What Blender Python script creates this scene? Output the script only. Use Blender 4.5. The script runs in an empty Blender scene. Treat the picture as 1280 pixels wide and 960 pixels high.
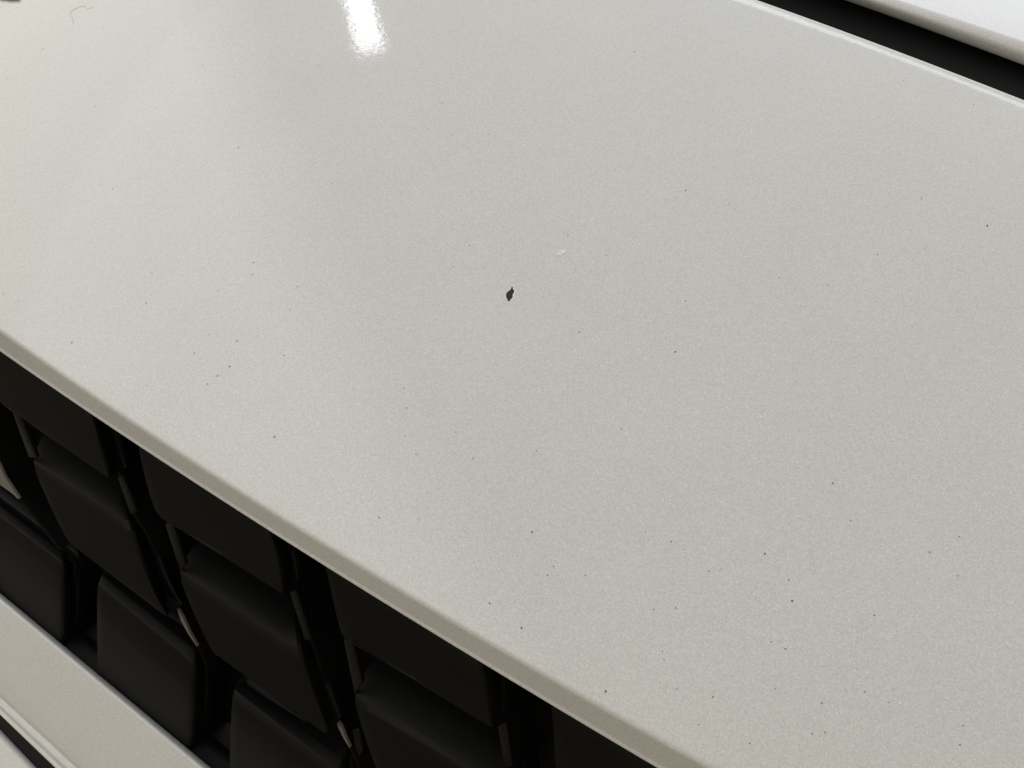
import bpy, bmesh, math, random
import numpy as np
from mathutils import Vector, Matrix
from mathutils.geometry import delaunay_2d_cdt

random.seed(7)
SC = bpy.context.scene
COL = SC.collection

# ------------------------------------------------------------------ camera
F = 1005.0                                   # focal length in photo pixels (1280 wide)
Xc = np.array([0.840, 0.439, -0.320]); Xc /= np.linalg.norm(Xc)   # car's side-to-side axis seen by the lens
a = np.cross([0, 0, 1.0], Xc); a /= np.linalg.norm(a)
b = np.cross(Xc, a)
TILT = math.radians(50)
Yc = math.cos(TILT) * b - math.sin(TILT) * a
Zc = -math.sin(TILT) * b - math.cos(TILT) * a
R = np.array([Xc, Yc, Zc])                   # lens frame (x right, y down, z forward) -> world


def ray(px, py):
    d = R @ np.array([(px - 640) / F, (py - 480) / F, 1.0])
    return d / np.linalg.norm(d)


DIST = 0.25
CAM = -ray(637, 367) * DIST                  # the stone chip is the world origin
right, up, back = R @ np.array([1, 0, 0]), R @ np.array([0, -1, 0]), R @ np.array([0, 0, -1])
cd = bpy.data.cameras.new('camera')
cam = bpy.data.objects.new('camera', cd)
COL.objects.link(cam)
M = Matrix.Identity(4)
for i in range(3):
    M[i][0], M[i][1], M[i][2], M[i][3] = right[i], up[i], back[i], CAM[i]
cam.matrix_world = M
cd.sensor_fit = 'HORIZONTAL'
cd.sensor_width = 36
cd.lens = 36 * F / 1280
cd.clip_start = 0.01
cd.clip_end = 100
SC.camera = cam

# ------------------------------------------------------------------ light
w = bpy.data.worlds.new('World')
SC.world = w
w.use_nodes = True
w.node_tree.nodes['Background'].inputs[0].default_value = (1.0, 0.80, 0.45, 1)
w.node_tree.nodes['Background'].inputs[1].default_value = 0.35
SC.view_settings.view_transform = 'Standard'
SC.view_settings.look = 'None'
SC.view_settings.exposure = 0.08
SC.view_settings.gamma = 1


def area_light(name, loc, target, sx, sy, power, col, roll=0.0):
    l = bpy.data.lights.new(name, 'AREA')
    l.shape = 'RECTANGLE'; l.size = sx; l.size_y = sy
    l.energy = power; l.color = col
    o = bpy.data.objects.new(name, l)
    COL.objects.link(o)
    d = Vector(target) - Vector(loc)
    o.location = loc
    o.rotation_euler = (d.to_track_quat('-Z', 'Y').to_matrix() @ Matrix.Rotation(roll, 3, 'Z')).to_euler()
    return o


# ------------------------------------------------------------------ helpers
def V(p): return Vector((float(p[0]), float(p[1]), float(p[2])))


def proj(P):
    c = R.T @ (np.asarray(P) - CAM)
    return np.array([640 + F * c[0] / c[2], 480 + F * c[1] / c[2]])


def solve(surf, px, py, u=0.0, v=0.0):
    """(u, v) on a surface seen at a photo pixel"""
    x = np.array([u, v])
    for _ in range(40):
        f0 = proj(surf(*x)) - (px, py)
        if np.abs(f0).max() < 1e-4: break
        h = 1e-6
        J = np.array([(proj(surf(x[0] + h, x[1])) - (px, py) - f0) / h,
                      (proj(surf(x[0], x[1] + h)) - (px, py) - f0) / h]).T
        st = np.linalg.solve(J, f0)
        m = np.abs(st).max()
        if m > 0.08: st *= 0.08 / m
        x = x - st
    return x


def plane_hit(px, py, P, n):
    d = ray(px, py)
    t = np.dot(np.asarray(P) - CAM, n) / np.dot(d, n)
    return CAM + d * t


def tag(o, label=None, cat=None, group=None, kind=None):
    if label: o['label'] = label
    if cat: o['category'] = cat
    if group: o['group'] = group
    if kind: o['kind'] = kind
    return o


def obj(name, me, m=None, parent=None, smooth=True):
    if isinstance(me, bmesh.types.BMesh):
        bm = me
        me = bpy.data.meshes.new(name)
        bm.to_mesh(me); bm.free()
    o = bpy.data.objects.new(name, me)
    COL.objects.link(o)
    if m: me.materials.append(m)
    if smooth:
        me.polygons.foreach_set('use_smooth', [True] * len(me.polygons))
    if parent: o.parent = parent
    return o


def grid_mesh(rows, flip=False):
    bm = bmesh.new()
    vs = [[bm.verts.new(V(p)) for p in r] for r in rows]
    for i in range(len(vs) - 1):
        for j in range(len(vs[0]) - 1):
            f = [vs[i][j], vs[i][j + 1], vs[i + 1][j + 1], vs[i + 1][j]]
            if flip: f.reverse()
            bm.faces.new(f)
    return bm


# ------------------------------------------------------------------ materials
def nodes(name):
    m = bpy.data.materials.new(name)
    m.use_nodes = True
    nt = m.node_tree
    return m, nt, nt.nodes['Principled BSDF']


def pearl(name, flake=1.0):
    m, nt, p = nodes(name)
    N, L = nt.nodes.new, nt.links.new
    tc = N('ShaderNodeTexCoord')
    # pearl flakes: tiny cells, each a little lighter or darker
    vo = N('ShaderNodeTexVoronoi'); vo.inputs['Scale'].default_value = 3300
    L(tc.outputs['Object'], vo.inputs['Vector'])
    sep = N('ShaderNodeSeparateColor'); L(vo.outputs['Color'], sep.inputs[0])
    n2 = N('ShaderNodeTexNoise'); n2.inputs['Scale'].default_value = 1700; n2.inputs['Detail'].default_value = 2
    L(tc.outputs['Object'], n2.inputs['Vector'])
    mr = N('ShaderNodeMapRange')
    mr.inputs['To Min'].default_value = 1 - 0.07 * flake; mr.inputs['To Max'].default_value = 1 + 0.06 * flake
    L(sep.outputs[0], mr.inputs['Value'])
    mr2 = N('ShaderNodeMapRange')
    mr2.inputs['From Min'].default_value = 0.3; mr2.inputs['From Max'].default_value = 0.7
    mr2.inputs['To Min'].default_value = 1 - 0.045 * flake; mr2.inputs['To Max'].default_value = 1 + 0.045 * flake
    L(n2.outputs[0], mr2.inputs['Value'])
    # rare bright flakes
    gt = N('ShaderNodeMath'); gt.operation = 'GREATER_THAN'; gt.inputs[1].default_value = 0.985
    L(sep.outputs[1], gt.inputs[0])
    sp = N('ShaderNodeMath'); sp.operation = 'MULTIPLY_ADD'; sp.inputs[1].default_value = 0.12 * flake
    sp.inputs[2].default_value = 0.0
    L(gt.outputs[0], sp.inputs[0])
    mu = N('ShaderNodeMath'); mu.operation = 'MULTIPLY'
    L(mr.outputs[0], mu.inputs[0]); L(mr2.outputs[0], mu.inputs[1])
    # polishing haze / dust film, centimetre sized
    n3 = N('ShaderNodeTexNoise'); n3.inputs['Scale'].default_value = 22; n3.inputs['Detail'].default_value = 3
    L(tc.outputs['Object'], n3.inputs['Vector'])
    mr3 = N('ShaderNodeMapRange')
    mr3.inputs['From Min'].default_value = 0.3; mr3.inputs['From Max'].default_value = 0.7
    mr3.inputs['To Min'].default_value = 0.985; mr3.inputs['To Max'].default_value = 1.015
    L(n3.outputs[0], mr3.inputs['Value'])
    mu2 = N('ShaderNodeMath'); mu2.operation = 'MULTIPLY'
    L(mu.outputs[0], mu2.inputs[0]); L(mr3.outputs[0], mu2.inputs[1])
    ad = N('ShaderNodeMath'); ad.operation = 'ADD'
    L(mu2.outputs[0], ad.inputs[0]); L(sp.outputs[0], ad.inputs[1])
    vm = N('ShaderNodeVectorMath'); vm.operation = 'SCALE'
    vm.inputs[0].default_value = (0.680, 0.704, 0.732)
    L(ad.outputs[0], vm.inputs['Scale'])
    L(vm.outputs[0], p.inputs['Base Color'])
    p.inputs['Roughness'].default_value = 0.48
    p.inputs['Specular IOR Level'].default_value = 0.35
    p.inputs['Coat Weight'].default_value = 1.0
    p.inputs['Coat Roughness'].default_value = 0.065
    p.inputs['Coat IOR'].default_value = 1.5
    # orange peel in the clear coat
    n4 = N('ShaderNodeTexNoise'); n4.inputs['Scale'].default_value = 420; n4.inputs['Detail'].default_value = 2
    L(tc.outputs['Object'], n4.inputs['Vector'])
    bu = N('ShaderNodeBump'); bu.inputs['Strength'].default_value = 0.04; bu.inputs['Distance'].default_value = 0.0006
    L(n4.outputs[0], bu.inputs['Height'])
    L(bu.outputs[0], p.inputs['Coat Normal'])
    return m


def plastic(name, col, rough, spec, grain=0.1, scale=2500):
    m, nt, p = nodes(name)
    N, L = nt.nodes.new, nt.links.new
    tc = N('ShaderNodeTexCoord')
    n = N('ShaderNodeTexNoise'); n.inputs['Scale'].default_value = scale; n.inputs['Detail'].default_value = 3
    L(tc.outputs['Object'], n.inputs['Vector'])
    mr = N('ShaderNodeMapRange'); mr.inputs['To Min'].default_value = 1 - grain * 2; mr.inputs['To Max'].default_value = 1 + grain * 2
    L(n.outputs[0], mr.inputs['Value'])
    vm = N('ShaderNodeVectorMath'); vm.operation = 'SCALE'; vm.inputs[0].default_value = col
    L(mr.outputs[0], vm.inputs['Scale']); L(vm.outputs[0], p.inputs['Base Color'])
    p.inputs['Roughness'].default_value = rough
    p.inputs['Specular IOR Level'].default_value = spec
    bu = N('ShaderNodeBump'); bu.inputs['Strength'].default_value = 0.15; bu.inputs['Distance'].default_value = 0.0001
    L(n.outputs[0], bu.inputs['Height']); L(bu.outputs[0], p.inputs['Normal'])
    return m


PEARL = pearl('pearl_white_paint', 1.35)
BLACK = plastic('black_grille_plastic', (0.0052, 0.0052, 0.0053), 0.5, 0.14)
DARK = plastic('dark_rib_plastic', (0.004, 0.004, 0.0042), 0.55, 0.10)
WEB = plastic('lit_black_plastic', (0.010, 0.0096, 0.009), 0.5, 0.15)  # paler black: the lit look of links and rib flanks is in the colour
RUBBER = plastic('black_rubber_seal', (0.0062, 0.0076, 0.0084), 0.6, 0.2)
GLINT = plastic('pale_glint_grey', (0.17, 0.165, 0.155), 0.4, 0.3)  # light grey for the painted glints at the rib junctions
CHIP = plastic('bare_primer', (0.034, 0.034, 0.035), 0.6, 0.25, 0.45, 1400)
RIM = plastic('broken_paint_edge', (0.88, 0.89, 0.90), 0.6, 0.3, 0.03)
SPECK = plastic('dark_speck', (0.12, 0.116, 0.108), 0.8, 0.1, 0.2, 3000)
SPECKL = plastic('grey_speck', (0.26, 0.25, 0.235), 0.8, 0.1, 0.1, 3000)
FIBRE = plastic('grey_fibre', (0.56, 0.55, 0.53), 0.8, 0.1, 0.1, 3000)
FLOOR = plastic('concrete', (0.16, 0.14, 0.115), 0.8, 0.3, 0.15, 12)

# ------------------------------------------------------------------ the car
car = bpy.data.objects.new('car', None)
COL.objects.link(car)
car.location = (0, 0, -0.75)
tag(car, 'pearl white car front seen close up, with a chipped nose panel above a black grille', 'car')


def part(name, me, m, parent=None, smooth=True):
    o = obj(name, me, m, None, smooth)
    p = parent or car
    o.parent = p
    if p is car or p.parent is car:
        o.matrix_parent_inverse = Matrix.Translation(-Vector(car.location))
        if p is not car: o.matrix_parent_inverse = Matrix.Identity(4)
    return o


# nose panel surface: gently domed sheet pitched 20 degrees
P20 = math.radians(20)
T = np.array([0, math.cos(P20), math.sin(P20)])
Nn = np.array([0, -math.sin(P20), math.cos(P20)])
Xw = np.array([1.0, 0, 0])
TB, TC = 0.0013, 0.0012
RS, RT = 2.4, 1.0


def top(s, t, h=0.0):
    return Xw * s + T * t + Nn * (h - s * s / (2 * RS) - t * t / (2 * RT))


def top_n(s, t):
    n = Nn + Xw * s / RS + T * t / RT
    return n / np.linalg.norm(n)


def fit(surf, pts, deg=2, u0=0, v0=0):
    q = np.array([solve(surf, x, y, u0, v0) for x, y in pts])
    return np.polyfit(q[:, 0], q[:, 1], deg), q[:, 0].min(), q[:, 0].max()


crease_px = [(0, 415), (60, 456), (150, 515), (280, 601), (420, 693), (580, 786), (690, 849), (790, 905), (890, 962)]
c0, s0a, s0b = fit(top, crease_px)
gap_px = [(951, -1), (1031, 28), (1109, 56.5), (1181, 84), (1263, 115.5)]
c1, s1a, s1b = fit(top, gap_px, 1)
t0 = lambda s: np.polyval(c0, s)
t1 = lambda s: np.polyval(c1, s)
SA, SB = -0.36, 0.27

# lip below the crease
LD = np.array([0, -0.10, -1.0]); LD /= np.linalg.norm(LD)
lip = lambda s, v: top(s, t0(s)) + LD * v
lip_px = [(0, 437.5), (40, 462), (130, 524), (176, 557), (267, 620), (354, 672), (441, 726), (528, 776), (620, 834), (700, 884), (760, 921), (820, 957)]
cl, _, _ = fit(lip, lip_px, 2, 0, 0.008)
lam = lambda s: np.polyval(cl, s)
print('crease', s0a, s0b, t0(s0a), t0(s0b), 'lip', [round(float(lam(s)), 4) for s in np.linspace(s0a, s0b, 5)], 'gap', s1a, s1b, t1(s1a), t1(s1b))


def nose_profile(s, nt):
    """section of the panel from the shut-line flange to the hem under the lip; returns points, and where the top begins"""
    a0, a1 = t0(s), t1(s)
    pts = []
    # flange down into the shut line, rolled edge
    r = 0.0016
    e = top(s, a1); n = top_n(s, a1)
    tt = T
    pts.append(e - n * 0.014 + tt * 0.0006)
    pts.append(e - n * 0.006 + tt * 0.0004)
    for k in range(13):
        an = math.pi / 2 * k / 12
        pts.append(e - n * r + n * r * math.sin(an) - tt * (r - r * math.cos(an)))
    i0 = len(pts) - 1
    tb, te = a1 - r, a0 + TB
    for k in range(1, nt + 1):
        t = tb + (te - tb) * k / nt
        pts.append(top(s, t))
    i1 = len(pts) - 1
    A, B, Cc = top(s, te), top(s, a0), lip(s, TC)
    for k in range(1, 11):
        q = k / 10
        pts.append((1 - q) ** 2 * A + 2 * q * (1 - q) * B + q * q * Cc)
    v1 = lam(s)
    for q in (0.25, 0.5, 0.7, 0.84, 0.91):
        pts.append(lip(s, TC + (v1 - TC) * q))
    # bottom flares out a little and hems under
    pts.append(lip(s, v1 - 0.0004) + np.array([0, -0.00012, 0]))
    pts.append(lip(s, v1) + np.array([0, -0.0006, 0]))
    pts.append(lip(s, v1 + 0.0004) + np.array([0, -0.0003, 0]))
    pts.append(lip(s, v1 + 0.0004) + np.array([0, 0.002, 0]))
    pts.append(lip(s, v1 - 0.0004) + np.array([0, 0.009, 0]))
    return pts, i0, i1


chip_px = [(640, 358), (641.3, 359.6), (640.9, 361), (643.2, 363.5), (642.4, 366), (640.8, 368.4), (641, 371), (639.6, 373.4),
           (637.6, 375), (637.4, 376.6), (635.2, 376.6), (634.4, 375), (633.8, 373.2), (632.6, 371), (632.8, 367.4), (634, 365.2), (636.6, 363.4), (638.6, 361.6), (639.3, 359.2)]
chip_st = [tuple(solve(top, x, y)) for x, y in chip_px]
cs = sum(p[0] for p in chip_st) / len(chip_st); ct = sum(p[1] for p in chip_st) / len(chip_st)

NS, NT = 176, 84
bm = bmesh.new()
rows = []
svals = [SA + (SB - SA) * i / NS for i in range(NS + 1)]
for s in svals:
    pts, i0, i1 = nose_profile(s, NT)
    rows.append([bm.verts.new(V(p)) for p in pts])
st = {}
for i, s in enumerate(svals):
    a0, a1 = t0(s) + TB, t1(s) - 0.0016
    for k in range(NT + 1):
        st[(i, i0 + k)] = (s, a1 + (a0 - a1) * k / NT)
hole = []
for i in range(NS):
    for j in range(len(rows[0]) - 1):
        if i0 <= j < i1:
            q = [st[(i, j)], st[(i + 1, j)], st[(i + 1, j + 1)], st[(i, j + 1)]]
            if max(abs(x - cs) for x, _ in q) < 0.0085 and max(abs(y - ct) for _, y in q) < 0.0085:
                hole.append((i, j)); continue
        bm.faces.new([rows[i][j], rows[i][j + 1], rows[i + 1][j + 1], rows[i + 1][j]])
# fill round the chip so that the pit is a true opening in the sheet
ii = sorted({i for i, j in hole}); jj = sorted({j for i, j in hole})
ring = [(i, jj[0]) for i in range(ii[0], ii[-1] + 1)] + [(ii[-1] + 1, j) for j in range(jj[0], jj[-1] + 1)] + \
       [(i, jj[-1] + 1) for i in range(ii[-1] + 1, ii[0], -1)] + [(ii[0], j) for j in range(jj[-1] + 1, jj[0], -1)]
v2 = [Vector(st[r]) * 1000 for r in ring] + [Vector(p) * 1000 for p in chip_st]
nr, nc = len(ring), len(chip_st)
ed = [(k, (k + 1) % nr) for k in range(nr)] + [(nr + k, nr + (k + 1) % nc) for k in range(nc)]
ov, oe, of, orv, _, _ = delaunay_2d_cdt(v2, ed, [], 0, 1e-6)
bv = []
for k, p in enumerate(ov):
    src = orv[k]
    if src and src[0] < nr: bv.append(rows[ring[src[0]][0]][ring[src[0]][1]])
    else: bv.append(bm.verts.new(V(top(p[0] / 1000, p[1] / 1000))))


def inside(p, poly):
    c = False
    for k in range(len(poly)):
        (x1, y1), (x2, y2) = poly[k], poly[k - 1]
        if (y1 > p[1]) != (y2 > p[1]) and p[0] < (x2 - x1) * (p[1] - y1) / (y2 - y1) + x1: c = not c
    return c


for f in of:
    cx = sum(ov[k][0] for k in f) / 3000; cy = sum(ov[k][1] for k in f) / 3000
    if inside((cx, cy), chip_st): continue
    if not inside((cx, cy), [st[r] for r in ring]): continue
    try: bm.faces.new([bv[k] for k in f])
    except ValueError: pass
bmesh.ops.recalc_face_normals(bm, faces=bm.faces)
nose = part('nose_panel', bm, PEARL)


def on_top(px, py, h=0.0):
    u = solve(top, px, py)
    return top(u[0], u[1]) + top_n(u[0], u[1]) * h


# the stone chip: sloping wall of broken paint, dark floor
bm = bmesh.new()
n0 = top_n(cs, ct)
lay = []
for k_in, h in ((1.0, 0.00001), (0.96, -0.00008), (0.88, -0.00016)):
    lay.append([bm.verts.new(V(top(cs + (x - cs) * k_in, ct + (y - ct) * k_in) + n0 * h)) for x, y in chip_st])
for A, B in zip(lay, lay[1:]):
    for k in range(nc): bm.faces.new([A[k], A[(k + 1) % nc], B[(k + 1) % nc], B[k]])
bmesh.ops.recalc_face_normals(bm, faces=bm.faces)
chip = part('paint_chip', bm, CHIP, nose, False)
tag(chip, 'dark stone chip in the middle of the nose panel')
bm = bmesh.new()
bmF = bm.faces.new([bm.verts.new(V(top(cs + (x - cs) * .885, ct + (y - ct) * .885) - n0 * 0.00015)) for x, y in chip_st])
bmesh.ops.triangulate(bm, faces=[bmF])
bmesh.ops.subdivide_edges(bm, edges=bm.edges, cuts=2, use_grid_fill=True)
for v in bm.verts: v.co += V(n0) * random.uniform(-0.00003, 0.00003)
floor_o = part('chip_floor', bm, CHIP, nose, False)
# lifted flake of paint round the right side of the chip
bm = bmesh.new()
idx = list(range(0, 11))
o_, m_, i_ = [], [], []
for k in idx:
    x, y = chip_st[k]
    d = np.array([x - cs, y - ct]); d /= np.linalg.norm(d)
    g = math.sin(math.pi * (k + 0.5) / 11)
    w_ = 0.00012 + 0.00038 * g * random.uniform(0.6, 1.2)
    i_.append(bm.verts.new(V(top(x, y) + n0 * 0.00002)))
    m_.append(bm.verts.new(V(top(x + d[0] * w_ * .4, y + d[1] * w_ * .4) + n0 * (0.00003 + 0.00008 * g))))
    o_.append(bm.verts.new(V(top(x + d[0] * w_, y + d[1] * w_) + n0 * 0.000002)))
for A, B in ((i_, m_), (m_, o_)):
    for k in range(len(A) - 1): bm.faces.new([A[k], A[k + 1], B[k + 1], B[k]])
bmesh.ops.recalc_face_normals(bm, faces=bm.faces)
part('chip_rim', bm, RIM, nose, True)

# small healed nick to the upper right of the chip: a low ring
bm = bmesh.new()
u = solve(top, 701.5, 316.5)
ang0 = math.radians(30)
rings = []
for rr, hh in ((0.35, 0.0), (0.62, 0.00022), (0.85, 0.00032), (1.0, 0.00024), (1.25, 0.0)):
    ring_ = []
    for k in range(20):
        an = 2 * math.pi * k / 20
        x, y = 0.0007 * math.cos(an), 0.00125 * math.sin(an)
        x *= rr * (1 + 0.12 * math.sin(3 * an)); y *= rr
        X2 = x * math.cos(ang0) - y * math.sin(ang0) * -1; Y2 = -x * math.sin(ang0) + y * math.cos(ang0)
        gapf = 0.35 + 0.65 * abs(math.sin(an * 1.0 + 0.5))
        ring_.append(bm.verts.new(V(top(u[0] + X2, u[1] + Y2) + n0 * (hh * gapf + 0.000004))))
    rings.append(ring_)
for A, B in zip(rings, rings[1:]):
    for k in range(20): bm.faces.new([A[k], A[(k + 1) % 20], B[(k + 1) % 20], B[k]])
bmesh.ops.recalc_face_normals(bm, faces=bm.faces)
part('paint_nick', bm, RIM, nose)


# dirt specks
def dome(bm, px, py, r, stretch=1.0):
    u = solve(top, px, py)
    n = top_n(*u)
    an0 = random.uniform(0, 6.28)
    base, mid = [], []
    for k in range(7):
        an = an0 + 2 * math.pi * k / 7
        q = r * random.uniform(0.75, 1.2)
        dx, dy = q * math.cos(an), q * math.sin(an) * stretch
        base.append(bm.verts.new(V(top(u[0] + dx, u[1] + dy) - n * 0.00001)))
        mid.append(bm.verts.new(V(top(u[0] + dx * .7, u[1] + dy * .7) + n * r * .45)))
    c = bm.verts.new(V(top(u[0], u[1]) + n * r * .6))
    for k in range(7):
        j = (k + 1) % 7
        bm.faces.new([base[k], base[j], mid[j], mid[k]])
        bm.faces.new([mid[k], mid[j], c])


strong = [(298, 184), (317, 328), (793, 65), (857, 238), (1234, 282), (844, 440), (90, 428), (296, 426), (287, 458), (272, 470),
          (343, 546), (665, 665), (652, 785), (757, 864), (990, 751), (956, 692)]
medium = [(190, 341), (825, 327), (1157, 310), (363, 387), (506, 545), (671, 564), (692, 708), (684, 719), (732, 719), (855, 687),
          (964, 802), (1199, 671), (1093, 769), (611, 168), (1204, 907), (237, 90), (974, 347), (1034, 356), (986, 725), (902, 711)]
faint = [(119, 133), (115, 116), (80, 303), (6, 159), (9, 98), (54, 61), (141, 236), (195, 134), (214, 103), (253, 82), (248, 12), (457, 266),
         (758, 319), (587, 307), (567, 333), (535, 161), (552, 129), (710, 294), (724, 415), (857, 376), (1097, 318), (1152, 248),
         (355, 444), (4, 367), (23, 376), (183, 379), (261, 418), (243, 441), (259, 480), (273, 363), (372, 358), (315, 343),
         (505, 485), (508, 510), (570, 540), (777, 536), (839, 677), (520, 568), (591, 573), (534, 616), (474, 647),
         (886, 714), (612, 754), (817, 762), (845, 760), (828, 814), (969, 861), (891, 871), (874, 906), (1027, 879), (982, 811),
         (1162, 690), (1197, 720), (1081, 865), (1015, 917), (1031, 915), (937, 929), (846, 861), (830, 824), (1041, 604), (1063, 651), (1200, 931)]
for (x, y) in strong:
    bm = bmesh.new(); dome(bm, x, y, 0.00028, 1.7 if x == 1234 else 1.0)
    part('dirt_speck', bm, SPECK, nose)
for (x, y) in medium:
    bm = bmesh.new(); dome(bm, x, y, 0.00019, 1.5 if x == 1093 else 1.0)
    part('dirt_speck', bm, SPECK, nose)
bm = bmesh.new()
for (x, y) in faint: dome(bm, x, y, random.uniform(0.00018, 0.00027))
for k in range(50):
    x, y = random.uniform(0, 1280), random.uniform(0, 960)
    u = solve(top, x, y)
    if t0(u[0]) + 0.004 < u[1] < t1(u[0]) - 0.003: dome(bm, x, y, random.uniform(0.00010, 0.00020))
tag(part('fine_dust', bm, SPECKL, nose), kind='stuff')

# loose fibre lying on the paint
hp = [(92, 31), (91, 24), (88, 19), (89, 15), (95, 11), (101, 8), (106, 8), (111, 11), (116, 8.5)]
cu = bpy.data.curves.new('loose_fibre', 'CURVE'); cu.dimensions = '3D'; cu.bevel_depth = 0.00005; cu.bevel_resolution = 2
spn = cu.splines.new('BEZIER'); spn.bezier_points.add(len(hp) - 1)
for bp, (x, y) in zip(spn.bezier_points, hp):
    bp.co = V(on_top(x, y, 0.00008)); bp.handle_left_type = bp.handle_right_type = 'AUTO'
tmp = bpy.data.objects.new('tmp', cu); COL.objects.link(tmp)
me = bpy.data.meshes.new_from_object(tmp.evaluated_get(bpy.context.evaluated_depsgraph_get()))
bpy.data.objects.remove(tmp)
tag(obj('loose_fibre', me, FIBRE), 'thin curled grey fibre lying on the white paint near the top left corner', 'fibre')

# ------------------------------------------------------------------ bonnet behind the shut line
P8 = math.radians(9)
hb = lambda s, v: top(s, v, -0.0040)
blk_px = [(1057, 0), (1090, 12), (1120, 23.5), (1152, 35.5), (1200, 53), (1240, 67), (1280, 80.5)]
cb, _, _ = fit(hb, blk_px, 1)
ht = lambda s, v: top(s, v, 0.0022)
soft_px = [(1097, 0), (1120, 8.5), (1160, 20), (1200, 34), (1240, 47), (1280, 61)]
ctp, _, _ = fit(ht, soft_px, 1)
print('bonnet lip', [(round(float(np.polyval(cb, s)), 4), round(float(np.polyval(ctp, s)), 4)) for s in (0.05, 0.1, 0.15)])
BT = np.array([0, math.cos(P8), math.sin(P8)])
rows = []
for i in range(81):
    s = SA + (SB - SA) * i / 80
    Bp = top(s, np.polyval(cb, s), -0.0040)
    Tp = top(s, np.polyval(ctp, s), 0.0022)
    r_ = [Bp + np.array([0, 0.010, 0.0005]), Bp + np.array([0, 0.0012, -0.0004]), Bp + np.array([0, 0.0002, 0.0002]), Bp + (Tp - Bp) * 0.3]
    A, Bc, C3 = Bp + (Tp - Bp) * 0.45, Tp, Tp + BT * 0.005
    for k in range(9):
        q = k / 8
        r_.append((1 - q) ** 2 * A + 2 * q * (1 - q) * Bc + q * q * C3)
    for k in range(1, 13):
        q = k / 12
        r_.append(Tp + BT * (0.005 + 0.16 * q) + np.array([0, 0, -0.03 * q * q * 0.16]))
    rows.append(r_)
bm = grid_mesh(rows)
bmesh.ops.recalc_face_normals(bm, faces=bm.faces)
bon = part('bonnet', bm, PEARL)
sol = bon.modifiers.new('sheet', 'SOLIDIFY'); sol.thickness = 0.0008; sol.offset = -1
# rubber weather strip in the shut line
rows = []
for i in range(41):
    s = SA + (SB - SA) * i / 40
    e = top(s, t1(s)); n = top_n(s, t1(s))
    rows.append([e - n * 0.0135 - T * 0.006, e - n * 0.0115 + T * 0.001, e - n * 0.010 + T * 0.006, e - n * 0.011 + T * 0.014, e - n * 0.013 + T * 0.026, e - n * 0.016 + T * 0.06])
bm = grid_mesh(rows)
bmesh.ops.recalc_face_normals(bm, faces=bm.faces)
part('weather_strip', bm, RUBBER)

# ------------------------------------------------------------------ grille
G15 = math.radians(15)
nG = np.array([0, -math.cos(G15), math.sin(G15)])
dG = np.array([0, -math.sin(G15), -math.cos(G15)])
mid_s = (s0a + s0b) / 2 - 0.05
G0 = lip(mid_s, lam(mid_s)) - nG * 0.009
grille = bpy.data.objects.new('grille', None); COL.objects.link(grille)
grille.parent = car
grille.matrix_parent_inverse = Matrix.Translation(-Vector(car.location))


def gp(px, py, d=0.0):
    return plane_hit(px, py, G0 + nG * (d * 0.001), nG)


def shell(name, grid, m, thick=0.006, bev=0.0007, seg=2, parent=grille):
    """closed plate: a front grid of (px, py, depth mm) points with a skirt and a back"""
    bm = bmesh.new()
    fr = [[bm.verts.new(V(gp(*p))) for p in r] for r in grid]
    bk = [[bm.verts.new(V(gp(*p) - nG * thick)) for p in r] for r in grid]
    nr_, nc_ = len(grid), len(grid[0])
    for i in range(nr_ - 1):
        for j in range(nc_ - 1):
            bm.faces.new([fr[i][j], fr[i + 1][j], fr[i + 1][j + 1], fr[i][j + 1]])
            bm.faces.new([bk[i][j], bk[i][j + 1], bk[i + 1][j + 1], bk[i + 1][j]])
    for j in range(nc_ - 1):
        bm.faces.new([fr[0][j], fr[0][j + 1], bk[0][j + 1], bk[0][j]])
        bm.faces.new([fr[-1][j], bk[-1][j], bk[-1][j + 1], fr[-1][j + 1]])
    for i in range(nr_ - 1):
        bm.faces.new([fr[i][0], bk[i][0], bk[i + 1][0], fr[i + 1][0]])
        bm.faces.new([fr[i][-1], fr[i + 1][-1], bk[i + 1][-1], bk[i][-1]])
    bmesh.ops.recalc_face_normals(bm, faces=bm.faces)
    if bev:
        es = [e for e in bm.edges if len(e.link_faces) == 2 and e.calc_face_angle(0) > math.radians(22)]
        bmesh.ops.bevel(bm, geom=es, offset=bev, segments=seg, affect='EDGES', profile=0.5, clamp_overlap=True)
    o = part(name, bm, m, parent)
    o.data.set_sharp_from_angle(angle=math.radians(50))
    return o


def spline(rows, n):
    """resample a list of equal-length tuples along a Catmull-Rom curve"""
    P = [np.array(r, float) for r in rows]
    out = []
    for i in range(len(P) - 1):
        p0, p1, p2, p3 = P[max(i - 1, 0)], P[i], P[i + 1], P[min(i + 2, len(P) - 1)]
        for k in range(n):
            q = k / n
            out.append(0.5 * (2 * p1 + (p2 - p0) * q + (2 * p0 - 5 * p1 + 4 * p2 - p3) * q * q + (3 * p1 - p0 - 3 * p2 + p3) * q ** 3))
    out.append(P[-1])
    return out


def tile(rows, dep, side=6, n=3):
    flat = spline([(*l, *rf, *rb, d) for (l, rf, rb), d in zip(rows, dep)], n)
    g = []
    for f in flat:
        l, rf, rb, d = f[0:2], f[2:4], f[4:6], f[6]
        g.append([(*(l + (rf - l) * q), d) for q in (0, 0.08, 0.5, 0.92)] +
                 [(*(rf + (rb - rf) * q), d - e * side) for q, e in ((0.02, 0.02), (0.22, 0.10), (0.45, 0.27), (0.7, 0.55), (1.0, 1.0))])
    return shell('grille_tile', g, BLACK, 0.007, 0.0005, 2)


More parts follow.
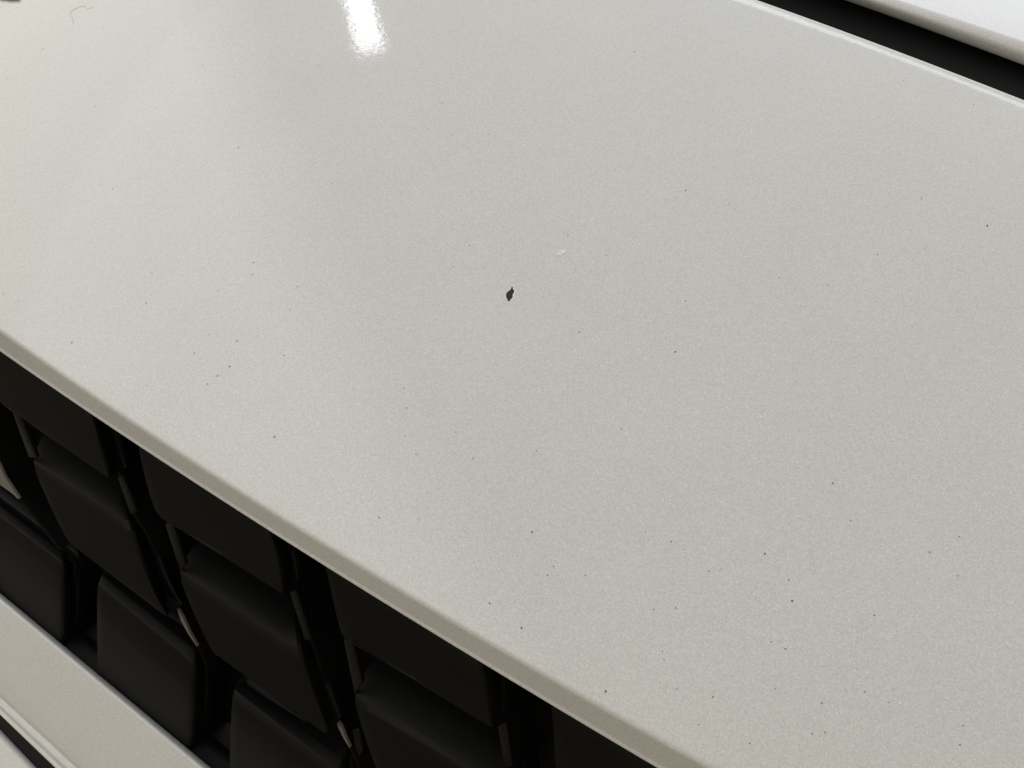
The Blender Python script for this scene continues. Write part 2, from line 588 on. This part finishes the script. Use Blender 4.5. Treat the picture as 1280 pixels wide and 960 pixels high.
dA = (-3, 0, 3, 4)
tile([((-30, 392), (96, 484), (117, 498)), ((-24, 430), (112, 518), (129, 524)), ((-6, 494), (124, 574), (144, 572)), ((20, 518), (134, 597), (147, 592))], dA)
tile([((170, 532), (326, 636), (344, 648)), ((176, 576), (337, 676), (360, 684)), ((194, 638), (347, 722), (367, 724)), ((214, 655), (352, 742), (363, 740))], dA)
tile([((398, 682), (588, 802), (608, 813)), ((408, 714), (597, 828), (622, 838)), ((426, 790), (605, 885), (628, 890)), ((439, 803), (612, 909), (627, 906))], dA)
tile([((684, 862), (900, 995), (930, 1010)), ((690, 890), (905, 1020), (930, 1035)), ((698, 980), (912, 1085), (935, 1090)), ((720, 1005), (915, 1110), (935, 1107))], dA)
dB = (-12, -2, 1, 4, 4.6)
tile([((52, 546), (150, 606), (165, 614)), ((42, 578), (156, 650), (178, 655)), ((58, 622), (166, 688), (188, 690)), ((82, 671), (190, 742), (207, 745)), ((93, 684), (207, 770), (216, 764))], dB)
tile([((242, 682), (365, 760), (380, 765)), ((225, 715), (367, 806), (386, 800)), ((238, 757), (374, 842), (398, 842)), ((260, 804), (395, 900), (414, 890)), ((267, 816), (406, 917), (419, 908))], dB)
tile([((462, 830), (640, 935), (655, 940)), ((444, 868), (640, 985), (662, 980)), ((451, 905), (648, 1010), (670, 1010)), ((470, 960), (668, 1075), (690, 1070)), ((478, 972), (680, 1092), (700, 1085))], dB)
dC = (-12, -1, 3, 4)
tile([((-60, 575), (78, 676), (93, 684)), ((-60, 600), (76, 702), (92, 706)), ((-60, 690), (75, 770), (91, 772)), ((-60, 770), (73, 840), (91, 850))], dC)
tile([((137, 706), (250, 790), (262, 800)), ((122, 730), (240, 828), (257, 833)), ((121, 800), (237, 890), (253, 892)), ((121, 890), (231, 975), (249, 975))], dC)
tile([((307, 842), (440, 925), (455, 935)), ((292, 862), (420, 962), (440, 968)), ((288, 910), (420, 1010), (440, 1015)), ((285, 1000), (418, 1100), (438, 1105))], dC)


def rib(poly, name='grille_rib'):
    """thin upright fin whose front edge follows a polyline of (px, py, depth)"""
    rows = []
    for (x, y, d) in poly:
        F0 = gp(x, y, d)
        rows.append([F0 + Xw * -0.0003 - nG * 0.016, F0 - Xw * 0.0003, F0 + nG * 0.0003, F0 + Xw * 0.0008 + nG * 0.0002, F0 + Xw * 0.0012 - nG * 0.0006, F0 + Xw * 0.0016 - nG * 0.016])
    bm = grid_mesh(rows)
    bmesh.ops.recalc_face_normals(bm, faces=bm.faces)
    o = part(name, bm, DARK, grille)
    return o


rib([(-30, 500, -5), (-18, 540, -5), (0, 578, -5), (22, 621, -5), (50, 656, -5), (75, 688, -5), (92, 705, -5), (91, 760, -5), (92, 850, -5)])
rib([(118, 490, -5), (131, 527, -5), (147, 577, -5), (153, 612, -5), (170, 650, -5), (180, 663, -5), (200, 707, -5), (222, 763, -5), (247, 809, -5), (257, 831, -5), (254, 880, -5), (249, 975, -5)])
rib([(350, 650, -5), (360, 685, -5), (367, 727, -5), (379, 775, -5), (389, 803, -5), (401, 840, -5), (414, 880, -5), (422, 902, -5), (438, 936, -5), (455, 975, -5)])
rib([(618, 815, -5), (626, 845, -5), (631, 905, -5), (633, 950, -5), (640, 1000, -5)])


def web(pts, m=WEB, name='grille_web', thick=0.003):
    l1, r1, l2, r2 = pts
    return shell(name, [[l1, r1], [l2, r2]], m, thick * 0.5, 0.0002, 1)


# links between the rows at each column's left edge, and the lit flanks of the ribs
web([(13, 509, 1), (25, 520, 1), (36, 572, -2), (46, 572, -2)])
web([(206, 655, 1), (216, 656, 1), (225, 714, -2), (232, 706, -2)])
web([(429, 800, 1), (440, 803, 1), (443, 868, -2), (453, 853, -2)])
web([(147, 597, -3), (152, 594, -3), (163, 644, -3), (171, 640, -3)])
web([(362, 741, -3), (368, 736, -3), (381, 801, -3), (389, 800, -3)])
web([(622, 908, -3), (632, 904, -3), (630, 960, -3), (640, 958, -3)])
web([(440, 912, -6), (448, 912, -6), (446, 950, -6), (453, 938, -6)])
# slivers where the ribs meet: lit glints put in as pale grey plates
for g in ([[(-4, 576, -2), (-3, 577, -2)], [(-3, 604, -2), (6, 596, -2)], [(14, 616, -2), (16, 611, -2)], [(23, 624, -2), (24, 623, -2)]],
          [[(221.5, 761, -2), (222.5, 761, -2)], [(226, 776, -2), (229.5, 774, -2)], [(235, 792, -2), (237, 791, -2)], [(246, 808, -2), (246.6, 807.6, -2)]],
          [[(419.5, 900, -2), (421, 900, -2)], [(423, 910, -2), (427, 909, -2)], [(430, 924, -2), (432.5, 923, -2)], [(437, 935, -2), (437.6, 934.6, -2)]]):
    shell('rib_glint', g, GLINT, 0.001, 0)
# dark back of the grille
rows = []
for d_, lv in ((-0.009, -22), (0.06, -22), (0.12, -20), (0.16, -14)):
    rows.append([G0 + dG * d_ + Xw * x + nG * (lv * 0.001) for x in (-0.4, -0.1, 0.1, 0.4)])
bm = grid_mesh(rows)
bmesh.ops.recalc_face_normals(bm, faces=bm.faces)
part('grille_backing', bm, DARK, grille)

# ------------------------------------------------------------------ bumper below the grille
B35 = math.radians(45)
nB = np.array([0, -math.cos(B35), math.sin(B35)])
dB_ = np.array([0, -math.sin(B35), -math.cos(B35)])
PB = gp(100, 833, 7)
bs = lambda s, v: PB + Xw * s + dB_ * v
bt_px = [(0, 748.5), (12, 758.5), (60, 800), (130, 859), (200, 916), (241, 949)]
cbt, ba, bb = fit(bs, bt_px, 1)
bead_px = [(0, 871), (40, 907), (95, 958)]
cbd, _, _ = fit(bs, bead_px, 1)
be_px = [(0, 895.5), (30, 925), (66, 959)]
cbe, _, _ = fit(bs, be_px, 1)
lo_px = [(0, 920), (20, 942), (37, 959)]
clo, _, _ = fit(bs, lo_px, 1)
print('bumper', cbt, cbd, cbe, clo)
rows = []
for i in range(61):
    s = -0.25 + 0.45 * i / 60
    v0 = np.polyval(cbt, s); v1 = np.polyval(cbd, s); v2_ = max(np.polyval(cbe, s), v1 + 0.002)
    r_ = [bs(s, v0) - nB * 0.005 + dB_ * 0.001, bs(s, v0) - nB * 0.003, bs(s, v0) - nB * 0.0012]
    for k in range(1, 7):
        an = math.pi / 2 * k / 6
        r_.append(bs(s, v0 + 0.0012 * (1 - math.cos(an))) - nB * 0.0012 * (1 - math.sin(an)))
    for q in (0.2, 0.4, 0.6, 0.8, 0.93):
        r_.append(bs(s, v0 + (v1 - v0) * q) + nB * 0.0006 * math.sin(math.pi * q))
    wd = v2_ - v1
    for q, h in ((0.0, 0.0), (0.07, -0.0005), (0.14, -0.0006), (0.22, -0.0001), (0.32, 0.0004), (0.42, 0.0005), (0.52, 0.0002), (0.64, -0.0008), (0.76, -0.0012), (0.86, -0.0008), (0.94, -0.0005), (1.0, -0.0007), (1.02, -0.0012), (1.02, -0.012)):
        r_.append(bs(s, v1 + wd * q) + nB * h)
    rows.append(r_)
bm = grid_mesh(rows)
bmesh.ops.recalc_face_normals(bm, faces=bm.faces)
bump = part('bumper_trim', bm, PEARL)
sol = bump.modifiers.new('sheet', 'SOLIDIFY'); sol.thickness = 0.0008; sol.offset = -1
rows = []
for i in range(31):
    s = -0.25 + 0.45 * i / 30
    e = bs(s, np.polyval(cbt, s))
    rows.append([e - nB * 0.0045 + dB_ * 0.003, e + np.array([0, 0.0075, -0.0055]), e + np.array([0, 0.012, -0.005]), e + np.array([0, 0.0125, -0.012]), e + np.array([0, 0.03, -0.02])])
bm = grid_mesh(rows)
bmesh.ops.recalc_face_normals(bm, faces=bm.faces)
part('grille_sill', bm, BLACK, grille)
# dark joint and the lower bumper skin
rows = []
for i in range(31):
    s = -0.25 + 0.45 * i / 30
    v2_ = np.polyval(cbe, s); v3 = max(np.polyval(clo, s), v2_ + 0.002)
    rows.append([bs(s, v2_ - 0.004) - nB * 0.004, bs(s, v2_ + 0.003) - nB * 0.0025, bs(s, v3 + 0.001) - nB * 0.002, bs(s, v3 + 0.01) - nB * 0.006])
bm = grid_mesh(rows)
bmesh.ops.recalc_face_normals(bm, faces=bm.faces)
part('bumper_joint', bm, RUBBER)
P60 = math.radians(60)
dL = np.array([0, -math.sin(P60), -math.cos(P60)]); nL = np.array([0, -math.cos(P60), math.sin(P60)])
rows = []
for i in range(41):
    s = -0.25 + 0.45 * i / 40
    v3 = max(np.polyval(clo, s), np.polyval(cbe, s) + 0.002)
    e = bs(s, v3)
    rows.append([e - nL * 0.012, e - nL * 0.0012] + [e - nL * 0.0012 * (1 - math.sin(math.pi / 2 * k / 5)) + dL * 0.0012 * (1 - math.cos(math.pi / 2 * k / 5)) for k in range(1, 6)]
                + [e + dL * q - nL * (q * q * 3) for q in (0.01, 0.02, 0.04, 0.06)])
bm = grid_mesh(rows)
bmesh.ops.recalc_face_normals(bm, faces=bm.faces)
low = part('lower_bumper', bm, PEARL)
sol = low.modifiers.new('sheet', 'SOLIDIFY'); sol.thickness = 0.0008; sol.offset = -1

# grey emblem whose lower edge just enters the frame, top left
shell_pts = [(-14, -22), (30, -14), (24, 1.5), (12, 1.5), (-6, -1)]
bm = bmesh.new()
tv = [bm.verts.new(V(on_top(x, y, 0.0012))) for x, y in shell_pts]
lv = [bm.verts.new(V(on_top(x, y, -0.0002))) for x, y in shell_pts]
bm.faces.new(tv)
for k in range(5): bm.faces.new([tv[k], lv[k], lv[(k + 1) % 5], tv[(k + 1) % 5]])
bmesh.ops.recalc_face_normals(bm, faces=bm.faces)
bmesh.ops.bevel(bm, geom=list(bm.edges), offset=0.0004, segments=2, affect='EDGES', profile=0.5, clamp_overlap=True)
part('emblem', bm, plastic('grey_emblem', (0.36, 0.36, 0.34), 0.4, 0.4))

# ------------------------------------------------------------------ floor the car stands on
bm = bmesh.new()
bmesh.ops.create_grid(bm, x_segments=8, y_segments=8, size=25)
fl = obj('floor', bm, FLOOR)
fl.location = (0, 0, -0.75)
tag(fl, 'concrete floor under the car', None, None, 'structure')


# ------------------------------------------------------------------ ceiling tube and added fill lights
def mirror(px, py):
    u = solve(top, px, py)
    P = top(*u); n = top_n(*u); d = ray(px, py)
    return P, d - 2 * np.dot(d, n) * n


HC = 1.7


def ceil_pt(px, py):
    P, r = mirror(px, py)
    return P + r * (HC - P[2]) / r[2]


e1, e2 = ceil_pt(446, 68), ceil_pt(483, 60)
f1, f2 = ceil_pt(428, 0), ceil_pt(468, 0)
print('tube end', e1, e2, 'far', f1, f2)
endc = (e1 + e2) / 2; dirv = (f1 + f2) / 2 - endc; dirv[2] = 0; dirv /= np.linalg.norm(dirv)
wid = float(np.linalg.norm(e2 - e1)) * 0.92
LEN = 1.3
cen = endc + dirv * LEN / 2
l = bpy.data.lights.new('ceiling_tube', 'AREA'); l.shape = 'RECTANGLE'; l.size = wid; l.size_y = LEN
l.energy = 3.2; l.color = (0.95, 0.95, 1.0)
lo = bpy.data.objects.new('ceiling_tube', l); COL.objects.link(lo)
zax = Vector((0, 0, 1)); yax = V(dirv); xax = yax.cross(zax)
Mx = Matrix((xax, yax, zax)).transposed().to_4x4(); Mx.translation = V(cen)
lo.matrix_world = Mx
print('tube', wid, cen, dirv)
area_light('overhead_fill_light', (-0.4, 1.3, 1.80), (-0.4, 1.3, 0), 5.2, 5.0, 22.5, (0.77, 0.95, 1.27))  # added overhead fill, standing in for a bright ceiling
area_light('rear_fill_light', (0.2, 5.7, 1.74), (0.2, 5.7, 0), 5.0, 7.0, 190, (0.90, 0.97, 1.06))  # added light from behind, sized to brighten the bonnet and shut-line edge
# added left fill lights, stepped to give the nose a soft reflection edge
pa, pb = ceil_pt(255, 0), ceil_pt(420, 440)
ax = (pa - pb); ax[2] = 0; ax /= np.linalg.norm(ax)
sd = np.array([-ax[1], ax[0], 0]); sd *= 1 if sd[0] < 0 else -1
for k in range(5):
    off = -0.2 + 0.10 * k
    c_ = (pa + pb) / 2 + sd * (off + 2.2) + ax * 0.3
    l = bpy.data.lights.new('left_fill_light', 'AREA'); l.shape = 'RECTANGLE'; l.size = 4.4; l.size_y = 7.0
    l.energy = 0.20 * math.pi * l.size * l.size_y; l.color = (0.98, 0.98, 0.975)
    o = bpy.data.objects.new('left_fill_light', l); COL.objects.link(o)
    zax = Vector((0, 0, 1)); yax = V(ax); xax = yax.cross(zax)
    Mx = Matrix((xax, yax, zax)).transposed().to_4x4(); Mx.translation = Vector((c_[0], c_[1], 1.76 + 0.006 * k))
    o.matrix_world = Mx
